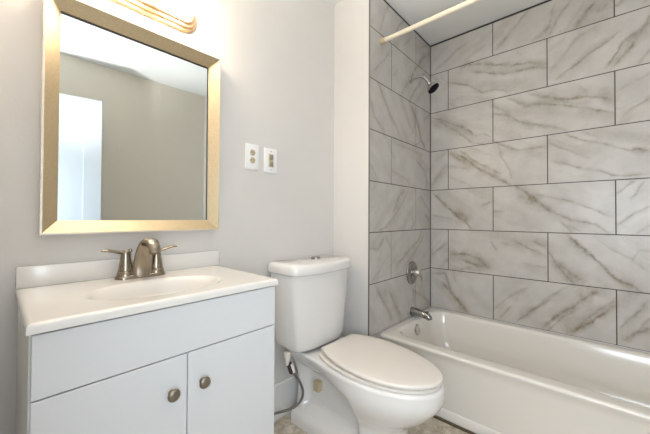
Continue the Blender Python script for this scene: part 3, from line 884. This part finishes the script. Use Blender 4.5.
# ---------------------------------------------------------------- wall plates
def duplex_outlet():
    x, z = -1.508, 1.3735
    t = empty('wall_outlet', (x, YB-0.0005, z), 'white wall plate with two round tan sockets, beside the mirror', 'outlet')
    b = bm_new(); add_box(b, x-0.0395, x+0.0395, YB-0.0075, YB-0.0005, z-0.064, z+0.064, bevel=0.003, seg=3)
    obj('cover_plate', b, M['plate'], t, True, auto=40)
    for s in (1, -1):
        zc = z + s*0.0190 + 0.002
        b = bm_new()
        add_lathe(b, (x, YB-0.006, zc), (0, -1, 0), [(0, 0.0155), (0.004, 0.0155), (0.0052, 0.0143), (0.0053, 0.0)], 32)
        so = obj('socket', b, M['almond'], t, True, 'round tan socket', auto=40)
        b = bm_new()
        for dx, hw, hh in ((-0.0062, 0.0016, 0.0050), (0.0062, 0.0016, 0.0042)):
            add_box(b, x+dx-hw, x+dx+hw, YB-0.0117, YB-0.0110, zc+0.002-hh, zc+0.002+hh)
        add_box(b, x-0.0022, x+0.0022, YB-0.0117, YB-0.0110, zc-0.0115, zc-0.0070, bevel=0.0001, seg=1)
        obj('slot', b, M['slot'], so, False, 'dark plug slots')
duplex_outlet()
def gfci_outlet():
    x, z = -1.393, 1.3705
    t = empty('wall_switch', (x, YB-0.0005, z), 'white wall plate with a narrow grey insert, nearer the toilet corner', 'wall switch')
    b = bm_new(); add_box(b, x-0.0425, x+0.0425, YB-0.0075, YB-0.0005, z-0.064, z+0.064, bevel=0.003, seg=3)
    obj('cover_plate', b, M['plate'], t, True, auto=40)
    b = bm_new(); add_box(b, x-0.0155, x+0.0155, YB-0.0105, YB-0.006, z-0.034, z+0.034, bevel=0.001, seg=1)
    ins = obj('insert', b, M['almond'], t, False, 'pale tan switch insert')
    for s in (1, -1):
        b = bm_new(); add_box(b, x-0.0105, x+0.0105, YB-0.0150, YB-0.0100, z+s*0.0175-0.012, z+s*0.0175+0.012, bevel=0.002, seg=2)
        obj('rocker', b, M['grey_plastic'], ins, True, 'small grey rocker', auto=40)
    for s in (1, -1):
        b = bm_new(); add_lathe(b, (x, YB-0.007, z+s*0.048), (0, -1, 0), [(0, 0.0032), (0.0012, 0.003), (0.0014, 0)], 16)
        obj('screw', b, M['grey_plastic'], t, True, 'plate screw', auto=40)
gfci_outlet()

# ---------------------------------------------------------------- toilet
TX = -1.172
TK = -1.187          # centre of the tank
def smooth01(t): t = max(0.0, min(1.0, t)); return t*t*(3-2*t)
def toilet():
    t = empty('toilet', (TX, -0.05, 0), 'white two-piece toilet with closed lid between vanity and tub', 'toilet')
    # bowl and pedestal: one lofted body
    def ring(z, yb, yf, w, wb, yc, yj, n_front=40, n_side=30):
        """half outline from the back to the front tip, mirrored"""
        half = []
        rc = min(0.03, wb*0.6)
        for i in range(6):
            a = math.radians(90-90*i/5)
            half.append((wb-rc+rc*math.cos(a), yb-rc+rc*math.sin(a)))
        for i in range(1, n_side+1):
            y = (yb-rc)+(yc-(yb-rc))*i/n_side
            s = smooth01((yj-y)/(yj-yc)) if y < yj else 0.0
            half.append((wb+(w-wb)*s, y))
        for i in range(1, n_front+1):
            a = math.radians(90*i/n_front)
            half.append((w*math.cos(a), yc-(yc-yf)*math.sin(a)))
        pts = [Vector((TX+x, y, z)) for x, y in half]
        pts += [Vector((TX-x, y, z)) for x, y in reversed(half[:-1])]
        return pts
    keys = [ # z, yb, yf, w, wb, yc, yj
        (0.000, 0.220, -0.390, 0.124, 0.130, -0.22, 0.05),
        (0.040, 0.220, -0.390, 0.124, 0.130, -0.22, 0.05),
        (0.060, 0.214, -0.388, 0.122, 0.124, -0.22, 0.05),
        (0.075, 0.205, -0.386, 0.119, 0.101, -0.22, 0.05),
        (0.140, 0.200, -0.384, 0.117, 0.097, -0.22, 0.05),
        (0.180, 0.200, -0.392, 0.122, 0.096, -0.22, 0.02),
        (0.215, 0.200, -0.425, 0.140, 0.096, -0.22, 0.00),
        (0.250, 0.200, -0.475, 0.163, 0.098, -0.225, 0.00),
        (0.285, 0.202, -0.507, 0.181, 0.108, -0.23, 0.02),
        (0.315, 0.206, -0.530, 0.1915, 0.116, -0.235, 0.04),
        (0.340, 0.212, -0.540, 0.1955, 0.130, -0.24, 0.07),
        (0.365, 0.216, -0.542, 0.1960, 0.148, -0.24, 0.09),
        (0.388, 0.219, -0.541, 0.1955, 0.158, -0.24, 0.10),
        (0.395, 0.218, -0.537, 0.1920, 0.156, -0.24, 0.10),
        (0.398, 0.213, -0.530, 0.1860, 0.151, -0.24, 0.10),
    ]
    zs = [0.0, 0.02, 0.04, 0.05, 0.06, 0.068, 0.075, 0.09] + [0.1+0.012*i for i in range(24)] + [0.382, 0.388, 0.392, 0.395, 0.397, 0.398]
    def interp(z):
        for a, c in zip(keys[:-1], keys[1:]):
            if a[0] <= z <= c[0]:
                s = (z-a[0])/(c[0]-a[0])
                return [p+(q-p)*s for p, q in zip(a, c)]
        return list(keys[-1])
    rings = []
    for z in zs:
        k = interp(z)
        r = ring(z, *k[1:])
        for v in r:
            side = 1 if v.x > TX else -1
            # recess beside the trapway, open towards the front
            my = smooth01((0.160-v.y)/0.03)*smooth01((v.y+0.235)/0.05)
            mz = smooth01((v.z-0.08-0.05*smooth01((0.10-v.y)/0.2)*0)/0.03)*smooth01((0.335-v.z)/0.08)
            bend = 0.012*math.sin((v.z-0.08)*9.0)
            hw = abs(v.x-TX)
            if hw > 0.05:
                v.x = TX + side*(hw-(0.042+bend)*my*mz)
        rings.append(r)
    b = bm_new(); add_loft(b, rings)
    obj('bowl', b, M['porcelain'], t, True, auto=70)
    # tan unglazed patch in the recess
    b = bm_new(); add_box(b, TX-0.0745, TX-0.035, 0.055, 0.092, 0.182, 0.232, bevel=0.004)
    obj('unglazed_patch', b, M['tan'], t, False, 'small tan unglazed patch on the pedestal')
    # tank: bow fronted, tapering down
    def dring(z, hw, yb, ys, yf, r=0.02):
        pts = []
        for sx, a0 in ((1, 0), (-1, 90)):
            for i in range(5):
                a = math.radians(a0+90*i/4)
                pts.append(Vector((TK+sx*(hw-r)+r*math.cos(a), yb-r+r*math.sin(a), z)))
        N = 40
        for i in range(N+1):
            u = -1+2*i/N
            e = abs(u)
            y = yf+(ys-yf)*(1-(1-e**2.6)**0.62)
            pts.append(Vector((TK+u*hw, y, z)))
        return pts
    b = bm_new()
    prof = [(0.399, 0.080, 0.200, 0.140, 0.120), (0.404, 0.090, 0.205, 0.135, 0.115), (0.405, 0.155, 0.236, 0.115, 0.080), (0.409, 0.174, 0.245, 0.105, 0.062), (0.420, 0.1840, 0.25, 0.100, 0.051), (0.445, 0.189, 0.252, 0.098, 0.046),
            (0.55, 0.2, 0.255, 0.095, 0.040), (0.65, 0.209, 0.256, 0.092, 0.036), (0.75, 0.218, 0.257, 0.09, 0.033), (0.796, 0.2215, 0.257, 0.089, 0.032)]
    add_loft(b, [dring(*p) for p in prof])
    obj('tank', b, M['porcelain'], t, True, auto=60)
    b = bm_new()
    prof = [(0.791, 0.2265, 0.262, 0.083, 0.024), (0.794, 0.2315, 0.264, 0.078, 0.018), (0.800, 0.233, 0.265, 0.077, 0.016), (0.826, 0.2315, 0.264, 0.079, 0.018), (0.836, 0.2285, 0.262, 0.082, 0.023), (0.842, 0.223, 0.258, 0.087, 0.031), (0.845, 0.213, 0.251, 0.094, 0.042)]
    add_loft(b, [dring(*p) for p in prof])
    obj('tank_lid', b, M['porcelain'], t, True, auto=60)
    b = bm_new()
    add_lathe(b, (TK+0.060, 0.190, 0.8445), (0, 0, 1), [(0, 0.027), (0.004, 0.027), (0.006, 0.025), (0.006, 0.022), (0.003, 0.021), (0.003, 0.019), (0.007, 0.018), (0.0075, 0.0)], 32)
    obj('flush_button', b, M['valve_chrome'], t, True, 'small round chrome flush button', auto=30)
    # seat and lid
    def outline(grow, z, dz=0.0, n=44, bk=0.0):
        yb, yc, yf = 0.013-bk, -0.220, -0.535
        half = []
        bb = 0.305
        a_back = math.acos(min(1, (yb-yc)/bb))
        for i in range(n+1):
            a = a_back+(math.pi/2-a_back)*i/n
            half.append((0.188*math.sin(a), yc+bb*math.cos(a)))
        for i in range(1, n+1):
            a = math.pi/2*i/n
            half.append((0.188*math.cos(a), yc-(yc-yf)*math.sin(a)))
        res = []
        for x, y in half:
            f = 1+grow/0.191
            res.append((max(0, x*f), min(yb+0.0, yc+(y-yc)*(1+grow/0.28))))
        pts = [Vector((TX+x, y, z)) for x, y in res] + [Vector((TX-x, y, z)) for x, y in reversed(res[:-1])]
        return pts
    b = bm_new()
    add_loft(b, [outline(-0.010, 0.3995), outline(-0.005, 0.4010), outline(-0.003, 0.412), outline(-0.007, 0.4145), outline(-0.012, 0.415)])
    obj('seat', b, M['seat'], t, True, auto=50)
    b = bm_new()
    add_loft(b, [outline(-0.010, 0.4178), outline(-0.003, 0.4182), outline(0.0, 0.4205), outline(0.0005, 0.4265), outline(-0.001, 0.4305), outline(-0.004, 0.4330), outline(-0.010, 0.4345), outline(-0.04, 0.4360), outline(-0.09, 0.4375), outline(-0.14, 0.438)])
    for v in b.verts: v.co += Vector((0.022*smooth01((v.co.y+0.40)/0.40), 0, 0.003*smooth01((v.co.y+0.50)/0.50)))      # the closed lid stands a little higher at the hinge
    obj('seat_lid', b, M['seat'], t, True, auto=50)
    for s in (-1, 1):
        b = bm_new(); add_box(b, TX+s*0.072-0.022, TX+s*0.072+0.022, -0.004, 0.020, 0.3985, 0.421, bevel=0.006, seg=3)
        obj('seat_hinge', b, M['seat'], t, True, auto=40)
toilet()

# ---------------------------------------------------------------- water supply hose
def supply_hose():
    x, y = -1.372, 0.150
    t = empty('supply_hose', (x, y, 0.39), 'grey braided water hose hanging from the toilet tank beside the vanity', 'hose')
    b = bm_new()
    add_tube(b, [(-1.366, y, 0.338), (-1.356, 0.148, 0.325), (-1.340, 0.140, 0.293), (-1.313, 0.125, 0.245), (-1.296, 0.115, 0.191), (-1.304, 0.120, 0.146), (-1.341, 0.140, 0.116), (-1.403, 0.190, 0.097), (-1.50, 0.215, 0.11), (-1.56, 0.235, 0.17)], 0.0062, n=14, steps=80)
    obj('hose_tube', b, M['hose'], t, True)
    b = bm_new()
    add_lathe(b, (x, y, 0.337), (0, 0, 1), [(0, 0.008), (0.014, 0.010), (0.016, 0.0125), (0.034, 0.0125), (0.036, 0.018), (0.060, 0.018), (0.0615, 0.012)], 8)
    obj('coupling_nut', b, M['seat'], t, False, 'white plastic coupling nut')
    ax = (-0.35, 0.1, 1)
    b = bm_new()
    add_lathe(b, (-1.3405, 0.1405, 0.294), ax, [(0, 0.010), (0.001, 0.0130), (0.050, 0.0130), (0.051, 0.010)], 20)
    tg = obj('paper_tag', b, M['tag_white'], t, True, 'white paper tag wrapped round the hose', auto=40)
    b = bm_new()
    add_lathe(b, (-1.3445, 0.1435, 0.292), ax, [(0, 0.010), (0.001, 0.0140), (0.053, 0.0140), (0.054, 0.010)], 20)
    obj('tag_back', b, M['tag_dark'], tg, True, 'dark back of the tag', auto=40)
supply_hose()
